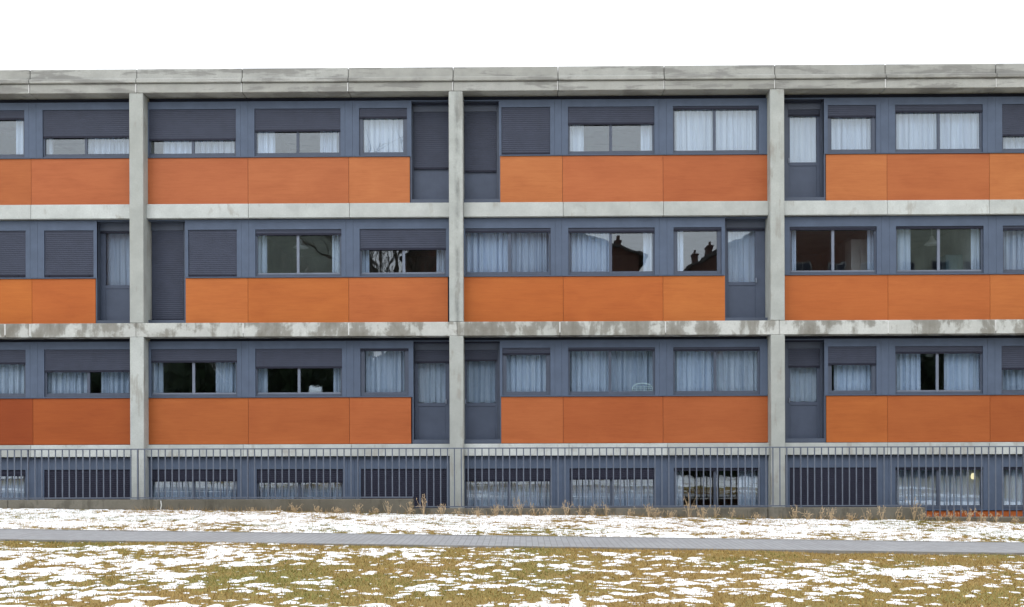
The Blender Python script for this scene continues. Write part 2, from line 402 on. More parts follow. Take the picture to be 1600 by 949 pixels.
# row heights (panel top, panel bottom = beam top, beam bottom, band top, opening top, opening bottom)
ROWS = {1: dict(pt=7.372, pb=6.172, bb=5.815, ct=8.785, ot=8.60, ob=7.40, by=-.12),
        2: dict(pt=4.328, pb=3.148, bb=2.80, ct=5.795, ot=5.545, ob=4.355, by=-.335),
        3: dict(pt=1.296, pb=.103, bb=-.20, ct=2.72, ot=2.525, ob=1.325, by=-.12),
        4: dict(pt=-1.60, pb=-2.95, bb=-3.3, ct=-.215, ot=-.52, ob=-1.575, by=-.12)}
ROOF_B, ROOF_T = 8.905, 9.515
# columns: a tall two-storey length, and the lower length under the stained beam
for i, x in enumerate(COLX):
    z1, z0 = ROWS[2]['pb'], ROWS[2]['bb']
    for a, b in ((z1+.004, ROOF_B-.004), (AREA_Z, z0-.004)):
        m = PB(); m.box(x-CW, x+CW, CF, .5, a, b); m.part('column', MAT['column_stained' if x == 0 and a > 0 else 'column'], bevel=.012)
# beams in lengths with open joints
def cut(x0, x1, joints, gap=.008):
    e = [x0]+sorted(j for j in joints if x0+.02 < j < x1-.02)+[x1]
    return [(a+(gap/2 if k else 0), b-(gap/2 if k < len(e)-2 else 0)) for k, (a, b) in enumerate(zip(e[:-1], e[1:]))]
JB = {1: [48, 388, 546, 880, 1037, 1387, 1546], 2: [8, 47, 380, 545, 875, 1040, 1388, 1556], 3: [48, 380, 549, 889, 1043, 1387, 1546]}
for r in (1, 2, 3):
    R_ = ROWS[r]; jy = {1: 330, 2: 517, 3: 704}[r]
    js = [UX(p, jy, R_['by']) for p in JB[r]]
    if r == 2:
        for a, b in cut(-16.18, 16.18, js+[-8.02, .02, 8.04]):
            m = PB(); m.box(a, b, R_['by'], .3, R_['bb'], R_['pb']); m.part('floor_beam', MAT['beam_stained'], bevel=.008)
        for j in js:
            m = PB(); m.box(j-.018, j+.012, R_['by']-.004, R_['by']+.05, R_['bb']+.02+random.random()*.1, R_['pb']-.01)
            m.part('joint_seal', MAT['sealant'])
    else:
        for xa, xb in zip(COLX[:-1], COLX[1:]):
            for a, b in cut(xa+CW, xb-CW, js):
                m = PB(); m.box(a, b, R_['by'], .3, R_['bb'], R_['pb']); m.part('floor_beam', MAT['beam_clean'], bevel=.008)
# roof edge: lower beam, thin ledge and upper fascia, in lengths
jr = [UX(p, 125, CF) for p in (46, 213, 378, 544, 708, 872, 1038, 1211, 1384, 1557)]
for a, b in cut(-16.25, 16.25, jr, .014):
    rr = random.uniform(-.004, .004)
    m = PB(); m.box(a, b, CF+rr, .5, ROOF_B, 9.135); m.part('roof_beam', MAT['parapet'], bevel=.01)
    m = PB(); m.box(a, b, CF+rr-.05, .5, 9.147, 9.25)
    m.box(a, b, CF+rr+.03, .5, 9.251, ROOF_T); m.part('parapet', MAT['parapet'], bevel=.014)
m = PB()
for j in jr:
    w = random.uniform(.008, .014)
    m.box(j-w-.012, j+w-.012, CF-.012, CF+.05, ROOF_B+.01, 9.13)
m.box(-16.2, 16.2, CF+.03, .45, 9.134, 9.148)
m.part('joint_seal', MAT['sealant'])
m = PB(); m.box(-16.15, 16.15, .5, 9.5, 9.0, 9.25); m.part('roof', MAT['kerb'])
# floors, rear and partition walls of the rooms
m = PB()
for z0, z1 in ((ROWS[1]['bb']-.05, ROWS[1]['pb']), (ROWS[2]['bb']-.05, ROWS[2]['pb']), (ROWS[3]['bb']-.05, ROWS[3]['pb']), (AREA_Z-.2, AREA_Z+.1)):
    m.box(-16.1, 16.1, .31 if z0 > AREA_Z else .2, 9.3, z0, z1)
m.part('floor_slab', MAT['wall_inside'])
m = PB(); m.box(-16.1, 16.1, 5.2, 5.4, AREA_Z, 9.0)
for x in (-16, -13.2, -8, -5.4, -2.6, 0, 2.7, 5.2, 8, 10.7, 13.2, 16): m.box(x-.08, x+.08, .35, 5.2, AREA_Z, 9.0)
m.part('inside_wall', MAT['wall_inside'])

# orange panels -----------------------------------------------------------------
def srgb(r, g_, b): 
    f = lambda v: ((v/255+.055)/1.055)**2.4 if v > 10 else v/255/12.92
    return tuple(f(v)*.80 for v in (r, g_, b))
def pcol(r, g_, b): return srgb(r-2, g_+8, b+4)
PAN = {1: (283, [(-250, -120), (-118, 48.7), (48.7, 203), (230, 387.5), (387.5, 545), (545, 640.5), (781.5, 879), (879, 1036), (1036, 1200), (1290.5, 1386), (1386, 1546), (1546, 1702)],
           [(190,96,52),(184,94,50),(192,98,60),(188,96,60),(193,103,64),(202,114,68),(202,114,64),(194,100,60),(184,90,52),(202,114,64),(187,96,54),(203,116,64)]),
       2: (470, [(-250, -108), (-108, 50), (50, 149.5), (290, 387.5), (387.5, 545), (545, 700), (724, 880), (880, 1036), (1036, 1133), (1226, 1387.5), (1387.5, 1547), (1547, 1640)],
           [(192,96,45),(198,102,40),(194,94,42),(202,108,54),(192,98,44),(194,100,56),(193,96,42),(193,95,44),(200,108,52),(194,98,50),(194,100,52),(200,110,58)]),
       3: (658, [(-250, -106), (-106, 51.5), (51.5, 204), (231, 388), (388, 546), (546, 642.5), (783, 880), (880, 1036), (1036, 1200), (1291, 1387), (1387, 1547), (1547, 1702)],
           [(186,88,42),(146,52,16),(172,76,30),(188,96,48),(187,94,50),(193,98,56),(194,102,60),(184,90,50),(186,94,54),(195,102,48),(184,92,46),(172,82,40)])}
for r, (py, xs, cs) in PAN.items():
    mean = np.mean(np.array(cs), 0)
    for (a, b), cc in zip(xs, cs):
        cc = tuple(np.array(cc)*.68+mean*.32)
        xa, xb = UX(a, py), UX(b, py)
        m = PB(); m.box(xa+.004, xb-.004, 0, .035, ROWS[r]['pb']+.012, ROWS[r]['pt']-.012)
        m.part('wood_panel', MAT['wood'], color=pcol(*cc))
    # dark backing rail behind and between the panels
    m = PB()
    m.box(-15.8, 15.8, .036, .06, ROWS[r]['pb']+.002, ROWS[r]['pt']-.002) if False else None
for a, b in ((-16, -8), (-8, 0), (0, 8), (8, 16)):
    m = PB(); m.box(a+CW, b-CW, 0, .04, -2.9, ROWS[4]['pt']-.012); m.part('wood_panel', MAT['wood'], color=pcol(190, 92, 46))

# windows and doors --------------------------------------------------------------
# row: reading height in the photo; entry = (x0, x1, shutter bottom y or None, mullion x or None, curtains [(x0,x1)], where)
L_, M_, R__ = 'left column', 'middle column', 'right column'
WIN = {1: [(-258, -125, 238, None, [], 'x'), (-95, 38, 185, -29, [(-92, -60), (26, 37)], 'at the left edge on the top floor'),
           (66.5, 203, 213, 135, [(70, 81), (138, 202)], 'just left of the left column on the top floor'),
           (232.5, 368.5, 217, 302, [(256, 301), (303, 366)], 'just right of the left column on the top floor'),
           (397.5, 532, 203, 465.5, [(401, 429), (501, 531)], 'second right of the left column on the top floor'),
           (561, 636, 182.5, None, [(566, 633)], 'of the narrow window left of the middle column, top floor'),
           (783.5, 859.5, 239, None, [], 'x'),
           (887.5, 1022.5, 192, 954, [(891, 911), (1002, 1020)], 'centred between middle and right columns, top floor'),
           (1051.5, 1185.5, 168.5, 1116, [(1054, 1114), (1117, 1183)], 'just left of the right column on the top floor'),
           (1293.5, 1369, 181, None, [(1296, 1366)], 'of the narrow window right of the right column, top floor'),
           (1398.7, 1535.7, 173, 1466, [(1401, 1464), (1467, 1533)], 'second right of the right column on the top floor'),
           (1566, 1702, 210, 1634, [(1567, 1632), (1636, 1699)], 'at the right edge on the top floor')],
       2: [(-258, -125, 428, None, [], 'x'), (-95, 40, 430, None, [], 'x'), (69, 146, 430, None, [], 'x'), (294, 370, 430, None, [], 'x'),
           (399, 533.5, 365, 466, [(401, 416), (520, 533)], 'left of the broken reflection on the middle floor'),
           (562, 697, 388, 631, [(565, 576), (683, 696)], 'just left of the middle column on the middle floor'),
           (727, 860.5, 361, 796, [(728, 794), (797, 859)], 'just right of the middle column on the middle floor'),
           (888, 1023, 361, 954, [(890, 952), (1006, 1021)], 'centred between middle and right columns, middle floor'),
           (1052.5, 1127.5, 358, None, [(1055, 1067)], 'of the narrow window left of the door by the right column'),
           (1234, 1370, 357, 1301, [(1237, 1243.5), (1356, 1368)], 'just right of the right column on the middle floor'),
           (1400, 1537, 354, 1466, [(1403, 1422), (1518, 1534)], 'with the hanging lamp, second right of the right column'),
           (1567, 1702, 357, 1634, [(1568, 1632), (1636, 1700)], 'at the right edge on the middle floor')],
       3: [(-258, -125, 600, None, [], 'x'), (-95, 40, 567, -28, [(-93, -30), (-26, 39)], 'at the left edge on the lower floor'),
           (69, 204, 579, 139, [(72, 138), (159, 203)], 'just left of the left column on the lower floor'),
           (236, 370.5, 564, 303, [(239, 254), (338, 369)], 'just right of the left column on the lower floor'),
           (399, 534.5, 573, 467.5, [(402, 417), (522, 533)], 'behind the white bag on the lower floor'),
           (563, 638.5, 546, None, [(570, 631)], 'of the narrow window left of the middle column, lower floor'),
           (785, 860, 552, None, [(788, 858)], 'of the narrow window right of the middle column, lower floor'),
           (888, 1023.5, 546, 953, [(890, 952), (954, 1021)], 'behind the green wire rack on the lower floor'),
           (1052, 1187.5, 546, 1117, [(1054, 1116), (1119, 1185)], 'just left of the right column on the lower floor'),
           (1294, 1369.5, 568, None, [(1304, 1367)], 'of the narrow window right of the right column, lower floor'),
           (1399, 1536, 550, 1464, [(1402, 1436), (1476, 1533)], 'second right of the right column on the lower floor'),
           (1565, 1702, 575, 1634, [(1567, 1632), (1636, 1700)], 'at the right edge on the lower floor')],
       4: [(-258, -125, 800, None, [], 'x'), (-95, 40, 742, -28, [(-93, -30), (-26, 39)], 'behind the railing at the left edge'),
           (69, 203, 800, None, [], 'x'), (237, 371, 750, 303, [(239, 301), (305, 369)], 'behind the railing just right of the left column'),
           (401, 536, 752, 468, [(403, 466), (469, 534)], 'behind the railing second right of the left column'),
           (564, 698, 800, None, [], 'x'), (727, 861.5, 750, 795, [(729, 793), (796, 860)], 'behind the railing just right of the middle column'),
           (890, 1024.5, 747, 955, [(892, 954), (957, 1022)], 'behind the railing centred between middle and right columns'),
           (1053, 1188, 733, 1117, [(1055, 1066), (1154, 1186)], 'behind the railing just left of the right column'),
           (1234, 1371.5, 800, None, [], 'x'),
           (1399, 1536.5, 731, 1465, [(1401, 1464), (1466, 1533)], 'with the yellow lamp behind the railing'),
           (1566, 1702, 731, 1634, [(1568, 1632), (1636, 1700)], 'behind the railing at the right edge')]}
RY = {1: 205, 2: 394, 3: 582, 4: 762}
# doors: recess x0,x1 ; leaf x0,x1 ; shutter bottom y ; glass (x0,x1,y0,y1) or None ; curtain where
DOOR = {1: [(643, 702, 646, 702, 262, None, None, 312), (720, 779.5, 720, 776, 266.5, None, None, 312),
            (1222, 1287.5, 1231, 1281, 179, (1233.5, 1276, 180, 254), 'in the door just right of the right column, top floor', 309)],
        2: [(151.5, 207, 157, 207, 361, (165, 207, 364, 446), 'in the door just left of the left column, middle floor', 502), (228, 289, 236, 287.5, 499, None, None, 501),
            (1133, 1203, 1134.5, 1186, 358, (1137.5, 1180, 364, 441), 'in the door just left of the right column, middle floor', 496)],
        3: [(646, 703, 648, 703, 565, (653, 696, 567, 630), 'in the door just left of the middle column, lower floor', 685),
            (720, 781, 720, 777.5, 562, (729.5, 774, 564, 630), 'in the door just right of the middle column, lower floor', 685),
            (1222, 1288, 1231, 1281, 572, (1235, 1276.5, 574, 628), 'in the door just right of the right column, lower floor', 683)], 4: []}

def slats(m, x0, x1, zt, zb, y, pitch=.052):
    """roller shutter: curved slats as one folded sheet with a heavy end bar and two stops"""
    n = max(1, int(round((zt-zb)/pitch))); p = (zt-zb)/n
    for k in range(n):
        z = zb + k*p
        prof = [(y+.006, z), (y+.001, z+p*.08), (y-.002, z+p*.5), (y, z+p*.92), (y+.006, z+p)]
        for (ya, za), (yb, zb_) in zip(prof[:-1], prof[1:]):
            m.quad((x0, ya, za), (x1, ya, za), (x1, yb, zb_), (x0, yb, zb_), 0)
    m.box(x0, x1, y-.008, y+.014, zb-.045, zb, 1)
    for fx_ in (.09, .91):
        xx = x0+(x1-x0)*fx_; m.box(xx-.014, xx+.014, y-.024, y-.006, zb-.03, zb-.004, 1)

CURT = []
def curtain(x0, x1, z0, z1, y, label, cat='curtain', amp=.035, seed=0):
    r = np.random.default_rng(seed+1000); w = x1-x0
    n = max(16, int(w/.011)); t = np.linspace(0, 1, n)
    ph = np.cumsum(r.uniform(.45, 1.6, n)); 
    k = max(2, w/.165); kern = np.ones(9)/9
    ph = np.convolve(np.pad(r.uniform(.45, 1.6, n), 4, mode='edge'), kern, 'valid'); ph = np.cumsum(ph); ph = ph/ph[-1]*k*2*np.pi
    am = amp*np.interp(t, np.linspace(0, 1, 12), r.uniform(.35, 1.25, 12))
    sh = r.uniform(-.02, .02, 14)
    V = []; zs = np.linspace(z1, z0, 7)
    for i, z in enumerate(zs):
        q = i/6
        xx = x0 + t*w + np.interp(t, np.linspace(0, 1, 14), sh)*q*np.sin(np.pi*t)*1.2
        yy = y + am*(.75+.25*q)*(1.6*np.abs(np.sin(.5*ph+.2*q*np.sin(3*t*np.pi)))**.7-.8+.28*np.sin(2.3*ph+1.1))*-1
        zz_ = z + (0 if i else 0)*t
        V.append(np.stack([xx, yy, np.full(n, z)+(.012*np.sin(ph*.5) if i == 6 else 0)], 1))
    V = np.concatenate(V); m = MB(); m.v = [tuple(map(float, p)) for p in V]
    m.f = [[a*n+b, a*n+n+b, a*n+n+b+1, a*n+b+1] for a in range(6) for b in range(n-1)]; m.m = [0]*len(m.f)
    o = m.build('curtain', MAT['curtain'], smooth=True)
    tag(o, label, 'curtain', 'curtains behind the windows'); CURT.append(o); return o

# the grey cladding band of each bay and floor, with openings cut through it
def pierced(x0, x1, z0, z1, y0, y1, holes, seams):
    xs = sorted({x0, x1, *[h[0] for h in holes], *[h[1] for h in holes], *[s+d for s in seams for d in (-.002, .002)]})
    zs = sorted({z0, z1, *[h[2] for h in holes], *[h[3] for h in holes]})
    xs = [x for x in xs if x0 <= x <= x1]; zs = [z for z in zs if z0 <= z <= z1]
    nx, nz = len(xs)-1, len(zs)-1; solid = [[True]*nz for _ in range(nx)]
    for i in range(nx):
        for j in range(nz):
            cx_, cz_ = (xs[i]+xs[i+1])/2, (zs[j]+zs[j+1])/2
            if any(h[0] < cx_ < h[1] and h[2] < cz_ < h[3] for h in holes) or any(abs(cx_-s) < .002 for s in seams): solid[i][j] = False
    m = PB(); S_ = lambda i, j: 0 <= i < nx and 0 <= j < nz and solid[i][j]
    for i in range(nx):
        for j in range(nz):
            if not solid[i][j]: continue
            a, b, c, d = xs[i], xs[i+1], zs[j], zs[j+1]
            m.quad((a,y0,c),(b,y0,c),(b,y0,d),(a,y0,d)); m.quad((b,y1,c),(a,y1,c),(a,y1,d),(b,y1,d))
            if not S_(i-1, j): m.quad((a,y1,c),(a,y0,c),(a,y0,d),(a,y1,d))
            if not S_(i+1, j): m.quad((b,y0,c),(b,y1,c),(b,y1,d),(b,y0,d))
            if not S_(i, j-1): m.quad((a,y1,c),(b,y1,c),(b,y0,c),(a,y0,c))
            if not S_(i, j+1): m.quad((a,y0,d),(b,y0,d),(b,y1,d),(a,y1,d))
    return m

sid = 0
WB = {}
for r in (1, 2, 3, 4):
    R_ = ROWS[r]; py = RY[r]
    wins = [(UX(a, py), UX(b, py), sb, mu, cu, wh, a, b) for a, b, sb, mu, cu, wh in WIN[r]]
    doors = [(UX(d[0], py), UX(d[1], py))+d for d in DOOR[r]]
    for xa, xb in zip(COLX[:-1], COLX[1:]):
        x0, x1 = xa+CW+.002, xb-CW-.002
        hs_ = [(max(w[0], x0-.01), min(w[1], x1+.01), R_['ob'], R_['ot']) for w in wins if xa < (w[0]+w[1])/2 < xb]
        hd_ = [(max(d[0], x0-.01), min(d[1], x1+.01)) for d in doors if xa < (d[0]+d[1])/2 < xb]
        holes = hs_ + [(d[0], d[1], R_['pt']-.5, R_['ct']-.02) for d in hd_]
        seams = []
        for h in hs_:
            for s in (h[0]-.165 if h[0]-.165 > x0+.1 else None, h[1]+.115 if h[1]+.115 < x1-.1 else None):
                if s and not any(q[0]-.02 < s < q[1]+.02 for q in holes) and not any(abs(s-q) < .12 for q in seams): seams.append(s)
        m = pierced(x0, x1, R_['pt']+.003, R_['ct'], 0, .07, holes, seams); m.part('grey_cladding', MAT['clad'])
        # dark recess above the band, up to the beam, and backing behind the seams and the panels
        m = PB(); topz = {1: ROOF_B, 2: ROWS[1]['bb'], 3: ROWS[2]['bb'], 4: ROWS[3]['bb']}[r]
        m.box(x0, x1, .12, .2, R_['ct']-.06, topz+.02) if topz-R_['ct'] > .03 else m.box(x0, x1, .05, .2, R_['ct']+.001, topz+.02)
        for s in seams: m.box(s-.02, s+.02, .072, .08, R_['ob'], R_['ct'])
        segs = []; cur = x0
        for d in sorted(hd_):
            if d[0] > cur+.02: segs.append((cur, d[0]-.032))
            cur = d[1]+.032
        if cur < x1-.02: segs.append((cur, x1))
        for a, b in segs: m.box(a, b, .045, .2, R_['pb']+.004, R_['pt']-.006)
        m.part('backing_panel', MAT['void'])
        m = PB()
        for a, b in segs: m.box(a, b, -.025, .05, R_['pt']-.006, R_['pt']+.002)       # drip flashing under the windows
        m.part('sill_flashing', MAT['frame'])
        m = PB()
        for a, b in hd_:                                                   # recess lining: jambs, head, sill
            zb = R_['pb']
            if a > x0+.02: m.box(a-.03, a, .001, .34, zb+.004, R_['ct']-.02)
            if b < x1-.02: m.box(b, b+.03, .001, .34, zb+.004, R_['ct']-.02)
            m.box(a, b, .02, .34, R_['ct']-.022, R_['ct']+.0)
            m.box(a+.001, b-.001, .005, .36, zb+.004, zb+.115)
        if hd_: m.part('door_surround', MAT['frame'])
    for k, (x0, x1, sb, mu, cu, wh, pa, pb_) in enumerate(wins):
        if any(abs(x0-cx_) < .25 for cx_ in COLX): x0 = [cx_ for cx_ in COLX if abs(x0-cx_) < .25][0]+CW+.006
        if any(abs(x1-cx_) < .25 for cx_ in COLX): x1 = [cx_ for cx_ in COLX if abs(x1-cx_) < .25][0]-CW-.006
        zb, zt = R_['ob'], R_['ot']; closed = sb and UZ((pa+pb_)/2, sb) < zb+.12
        small = (x1-x0) < 1.5; side = .085 if small else .045
        m = PB(); yF, yB = .045, .115
        m.box(x0, x0+side, yF, yB, zb, zt); m.box(x1-side, x1, yF, yB, zb, zt)
        m.box(x0+side, x1-side, yF, yB, zb, zb+.06); m.box(x0+side, x1-side, yF, yB, zt-.05, zt)
        w = m.part('window', MAT['frame'], bevel=.004)
        m = PB()
        gx0, gx1 = x0+side, x1-side; gz0, gz1 = zb+.06, zt-.05
        if mu:
            xm = UX(mu, py, .08)
            m.box(xm-.034, xm+.034, yF+.012, yB-.012, gz0, gz1)
            m.box(gx0, xm-.034, yF+.03, yB-.01, gz0, gz0+.035); m.box(xm+.034, gx1, yF+.008, yB-.03, gz0-.01, gz0+.035)
        else:
            m.box(gx0, gx1, yF+.01, yB-.01, gz0, gz0+.035); m.box(gx0, gx0+.02, yF+.01, yB-.01, gz0+.035, gz1); m.box(gx1-.02, gx1, yF+.01, yB-.01, gz0+.035, gz1)
        dark_room = wh.startswith(('left of the broken', 'just right of the right column on the middle', 'with the hanging', 'just right of the left column on the lower', 'behind the white', 'second right of the right column on the lower', 'just left of the middle column on the middle'))
        m.part('sash', MAT['lightframe' if dark_room else 'frame'], w)
        if not closed:
            m = PB(); m.box(gx0, gx1, .082, .088, gz0, gz1); m.part('pane', MAT['glass'], w)
        if sb:
            zs_ = max(UZ((pa+pb_)/2, sb, .02), zb+.05)
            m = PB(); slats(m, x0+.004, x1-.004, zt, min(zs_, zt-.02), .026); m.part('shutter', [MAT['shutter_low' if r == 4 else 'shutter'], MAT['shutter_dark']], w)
        if not closed:
            cy = .30 if 'yellow lamp' in wh or 'wire rack' in wh else .24
            for q, (ca, cb) in enumerate(cu):
                sid += 1
                xa_, xb_ = UX(ca, py, cy), UX(cb, py, cy)
                if len(cu) == 1:
                    lab = f'pale curtain {wh}' if wh.startswith('of') else f'pale curtain in the window {wh}'
                else:
                    wd = ('left', 'right')[q]; 
                    full = (cb-ca) > 45
                    lab = f'{wd} {"drawn white" if full else "gathered white"} curtain, window {wh}'
                curtain(xa_-.015, xb_+.015, zb-.02, zt+.03, cy, lab.replace('pale curtain of the', 'pale curtain filling the'), seed=sid, amp=.078 if (cb-ca) > 20 else .04)
        WB[(r, k)] = (x0, x1, zb, zt)
    for (x0, x1, pa, pb_, la, lb, sb, gl_, wh, py1) in doors:
        yd = .26
        x0, x1 = UX(la, py, yd), UX(lb, py, yd)
        for cx_ in COLX:
            if abs(x0-cx_) < .35: x0 = cx_+CW+.004
            if abs(x1-cx_) < .35: x1 = cx_-CW-.004
        zb, zt = R_['pb']+.117, R_['ct']-.024; zs_ = UZ((la+lb)/2, sb, yd-.03)
        head = zt-.20
        m = PB()
        if gl_:
            a, b = UX(gl_[0], (gl_[2]+gl_[3])/2, yd), UX(gl_[1], (gl_[2]+gl_[3])/2, yd)
            a, b = max(a, x0+.05), min(b, x1-.05)
            ztg, zbg = UZ(gl_[0], gl_[2]-6, yd), UZ(gl_[0], gl_[3], yd)
            m.box(x0, a, yd, yd+.07, zb, zt); m.box(b, x1, yd, yd+.07, zb, zt)
            m.box(a, b, yd, yd+.07, ztg, zt); m.box(a, b, yd, yd+.07, zbg-.09, zbg); m.box(a, b, yd+.012, yd+.07, zb, zbg-.09)
        else:
            m.box(x0, x1, yd+.01, yd+.07, zb, zt)
        d = m.part('door', MAT['door'], bevel=.004)
        if gl_:
            m = PB(); m.box(a, b, yd+.035, yd+.041, zbg, ztg); m.part('pane', MAT['glass'], d)
            sid += 1
            curtain(a-.02, b+.02, zbg+.01, ztg+.05, yd+.17, f'narrow white curtain {wh}', seed=sid)
            m = PB(); m.box(b-.0 if (b < x1-.1) else a-.05, (b if (b < x1-.1) else a-.05)+.03, yd-.05, yd, zbg-.02, zbg+.1); m.part('handle', MAT['lightframe'], d)
        m = PB(); slats(m, x0+.01, x1-.01, head, min(zs_, head-.02), yd-.022); m.part('shutter', [MAT['shutter'], MAT['shutter_dark']], d)
        m = PB(); m.box(x0+.001, x1-.001, yd-.04, yd-.001, head+.002, zt); m.part('shutter_box', MAT['frame'], d)
        # wall closing the rest of the recess
        m = PB(); rx0, rx1 = UX(pa, py), UX(pb_, py)
        for cx_ in COLX:
            if abs(rx0-cx_) < .35: rx0 = cx_+CW
            if abs(rx1-cx_) < .35: rx1 = cx_-CW
        if x0-rx0 > .01: m.box(rx0, x0, yd-.03, yd+.06, zb, zt)
        if rx1-x1 > .01: m.box(x1, rx1, yd-.03, yd+.06, zb, zt)
        if m.v: m.part('door_frame', MAT['frame'])

# ------------------------------------------------------------------ things at the windows
def pendant(px, py, label, y=1.2, r=.17):
    x, z = U(px, py, y)
    t = tag(empty('pendant_lamp', (x, y, z-.1)), label, 'lamp')
    m = MB(); m.lathe([(.02, .22), (.045, .2), (.07, .12), (r*.75, .05), (r, -.01), (r-.01, -.015), (r*.7, .04), (.04, .11)], 0, 0); m.build('lamp_shade', MAT['white'], t, smooth=True)
    ztop = {True: ROWS[1]['bb']-.05}.get(z > 3, 2.7)
    m = MB(); m.tube([(0, 0, .2), (0, 0, ztop-z+.1)], .008, 6); m.build('cord', MAT['white'], t)
pendant(1456, 376, 'white hanging lamp inside the window right of the right column', 1.0, .2)
pendant(470, 381, 'white hanging lamp inside the dark window right of the left column', 1.1, .2)
# paper bag on the sill
bx, bz = U(493, 611, .3); t = tag(empty('paper_bag', (bx, .3, ROWS[3]['ob']+.06)), 'white bag with gathered top standing on the lower floor sill', 'bag')
m = MB(); n = 28
for z, rx, ry in ((0, .17, .06), (.07, .175, .065), (.14, .168, .05), (.19, .165, .03)):
    for j in range(n):
        a = 2*math.pi*j/n; cz = z + (.02*math.sin(5*a)+.018*math.cos(3*a) if z > .18 else 0)
        m.v.append((rx*math.copysign(abs(math.cos(a))**.6, math.cos(a))*(1+.03*math.sin(7*a)), ry*math.copysign(abs(math.sin(a))**.6, math.sin(a)), cz))
for i in range(3):
    for j in range(n): m.f.append([i*n+j, i*n+(j+1) % n, (i+1)*n+(j+1) % n, (i+1)*n+j]); m.m.append(0)
m.f.append(list(range(n))[::-1]); m.m.append(0); m.build('bag_body', MAT['white'], t, smooth=True)
m = MB()
for s in (-.07, .07): m.tube([(s-.035, -.03, .18), (s-.025, -.03, .225), (s+.025, -.03, .225), (s+.035, -.03, .18)], .006, 5)
m.build('handle', MAT['white'], t)
bench = PB(); bench.box(bx-1.0, bx+1.0, .125, .45, ROWS[3]['ob']+.02, ROWS[3]['ob']+.06); bench.part('window_board', MAT['wall_inside'])
# pale green wire rack leaning behind the glass
x0, z0 = U(988, 611, .13); x1, z1 = U(1020, 599, .13)
t = tag(empty('wire_rack', ((x0+x1)/2, .13, ROWS[3]['ob']+.062)), 'pale green wire rack with an arched top behind the window glass', 'rack')
w2, h2 = (x1-x0)/2, .235; m = MB()
arch = [(-w2, 0, .0)]+[(w2*-math.cos(a), 0, .06+(h2-.06)*math.sin(a)**.7) for a in np.linspace(.12, math.pi-.12, 16)]+[(w2, 0, 0)]
m.tube(arch, .017, 6); m.build('rim', MAT['mint'], t, smooth=True)
m = MB()
for zz0, ww in ((.05, .97), (.10, .92), (.15, .8)): m.tube([(-w2*ww, 0, zz0), (w2*ww, 0, zz0)], .007, 5)
for xx in (-.6, -.2, .2, .6): m.tube([(w2*xx, .006, 0), (w2*xx, .006, .17)], .005, 5)
m.build('wires', MAT['mint'], t)
bench = PB(); bench.box((x0+x1)/2-1.4, (x0+x1)/2+.35, .116, .19, ROWS[3]['ob']+.02, ROWS[3]['ob']+.058); bench.part('window_board', MAT['frame'])
# furniture seen through the clear panes
MAT['beige'] = plain('beige_laminate', (.5, .46, .4), .5, .3); MAT['teal'] = plain('teal_laminate', (.16, .24, .24), .5, .3)
def cupboard(pxa, pxb, ptop, y, zfloor, mat, name, label, cat):
    xa, xb = UX(pxa, ptop, y), UX(pxb, ptop, y); zt_ = UZ((pxa+pxb)/2, ptop, y); w = (xb-xa)/2; h = zt_-zfloor
    t = tag(empty(name, ((xa+xb)/2, y, zfloor)), label, cat)
    m = MB(); m.box(-w, w, .02, .55, .08, h); m.box(-w+.02, w-.02, .05, .53, 0, .08); m.build('body', mat, t, bevel=.004)
    for a, b in ((-w+.003, -.003), (.003, w-.003)):
        m = MB(); m.box(a, b, 0, .019, .1, h-.02); d = m.build('door', mat, t, bevel=.003)
        hx = b-.05 if b < .1 else a+.04
        m = MB(); m.box(hx, hx+.014, -.025, -.001, h*.5-.08, h*.5+.08); m.build('handle', MAT['lightframe'], d)
cupboard(1330, 1358, 374, .75, ROWS[2]['pb'], MAT['beige'], 'wardrobe', 'beige wardrobe inside the dark window right of the right column', 'wardrobe')
cupboard(1478, 1514, 398, 1.0, ROWS[2]['pb'], MAT['teal'], 'sideboard', 'dull teal cupboard inside the window with the hanging lamp', 'cupboard')
# lit lamp at the right-hand ground-level window
x, z = U(1520.5, 744, .17); t = tag(empty('hanging_bulb', (x, .17, z)), 'small lit yellow lamp glowing at a curtained window behind the railing', 'lamp')
m = MB(); m.lathe([(.001, .075), (.03, .07), (.05, .03), (.058, -.02), (.05, -.06), (.03, -.08), (.001, -.085)], 0, 0, 14); m.build('bulb', MAT['bulb'], t, smooth=True)
m = MB(); m.tube([(0, 0, .07), (0, 0, ROWS[4]['ct']-z)], .006, 6); m.build('cord', MAT['void'], t)

# ------------------------------------------------------------------ retaining wall and areaway
Yw = WALL_F
segw = [(-40, 645.5, UZ(320, 781, Yw)), (645.5, 1446, UZ(900, 794.5, Yw)), (1446, 1760, UZ(1500, 808.5, Yw))]
rw = tag(empty('retaining_wall', (0, WALL_F, -1.6)), 'low stained concrete retaining wall stepping down to the right under the railing', 'wall')
edges = [LX0, UX(645.5, 790, Yw), UX(1446, 800, Yw), LX1]
tops = [s[2] for s in segw]
for i in range(3):
    a, b = edges[i], edges[i+1]
    js = [x for x in (UX(252, 790, Yw), UX(12, 790, Yw), UX(890, 800, Yw), UX(1200, 800, Yw)) if a < x < b]
    for p, q in cut(a, b, js, .012):
        m = MB(); m.box(p, q, WALL_F, WALL_B, AREA_Z, tops[i]); 
        m.v = [(x, y-WALL_F, z+1.6) for x, y, z in m.v]; m.build('wall_length', MAT['retaining'], rw, bevel=.012)
m = MB(); cxk = UX(252, 790, Yw)
m.tube([(cxk-.01, -.006, tops[0]+1.58), (cxk+.006, -.008, tops[0]+1.47), (cxk-.012, -.008, tops[0]+1.4), (cxk+.008, -.006, tops[0]+1.3)], .013, 5)
m.build('joint_seal', MAT['sealant'], rw)
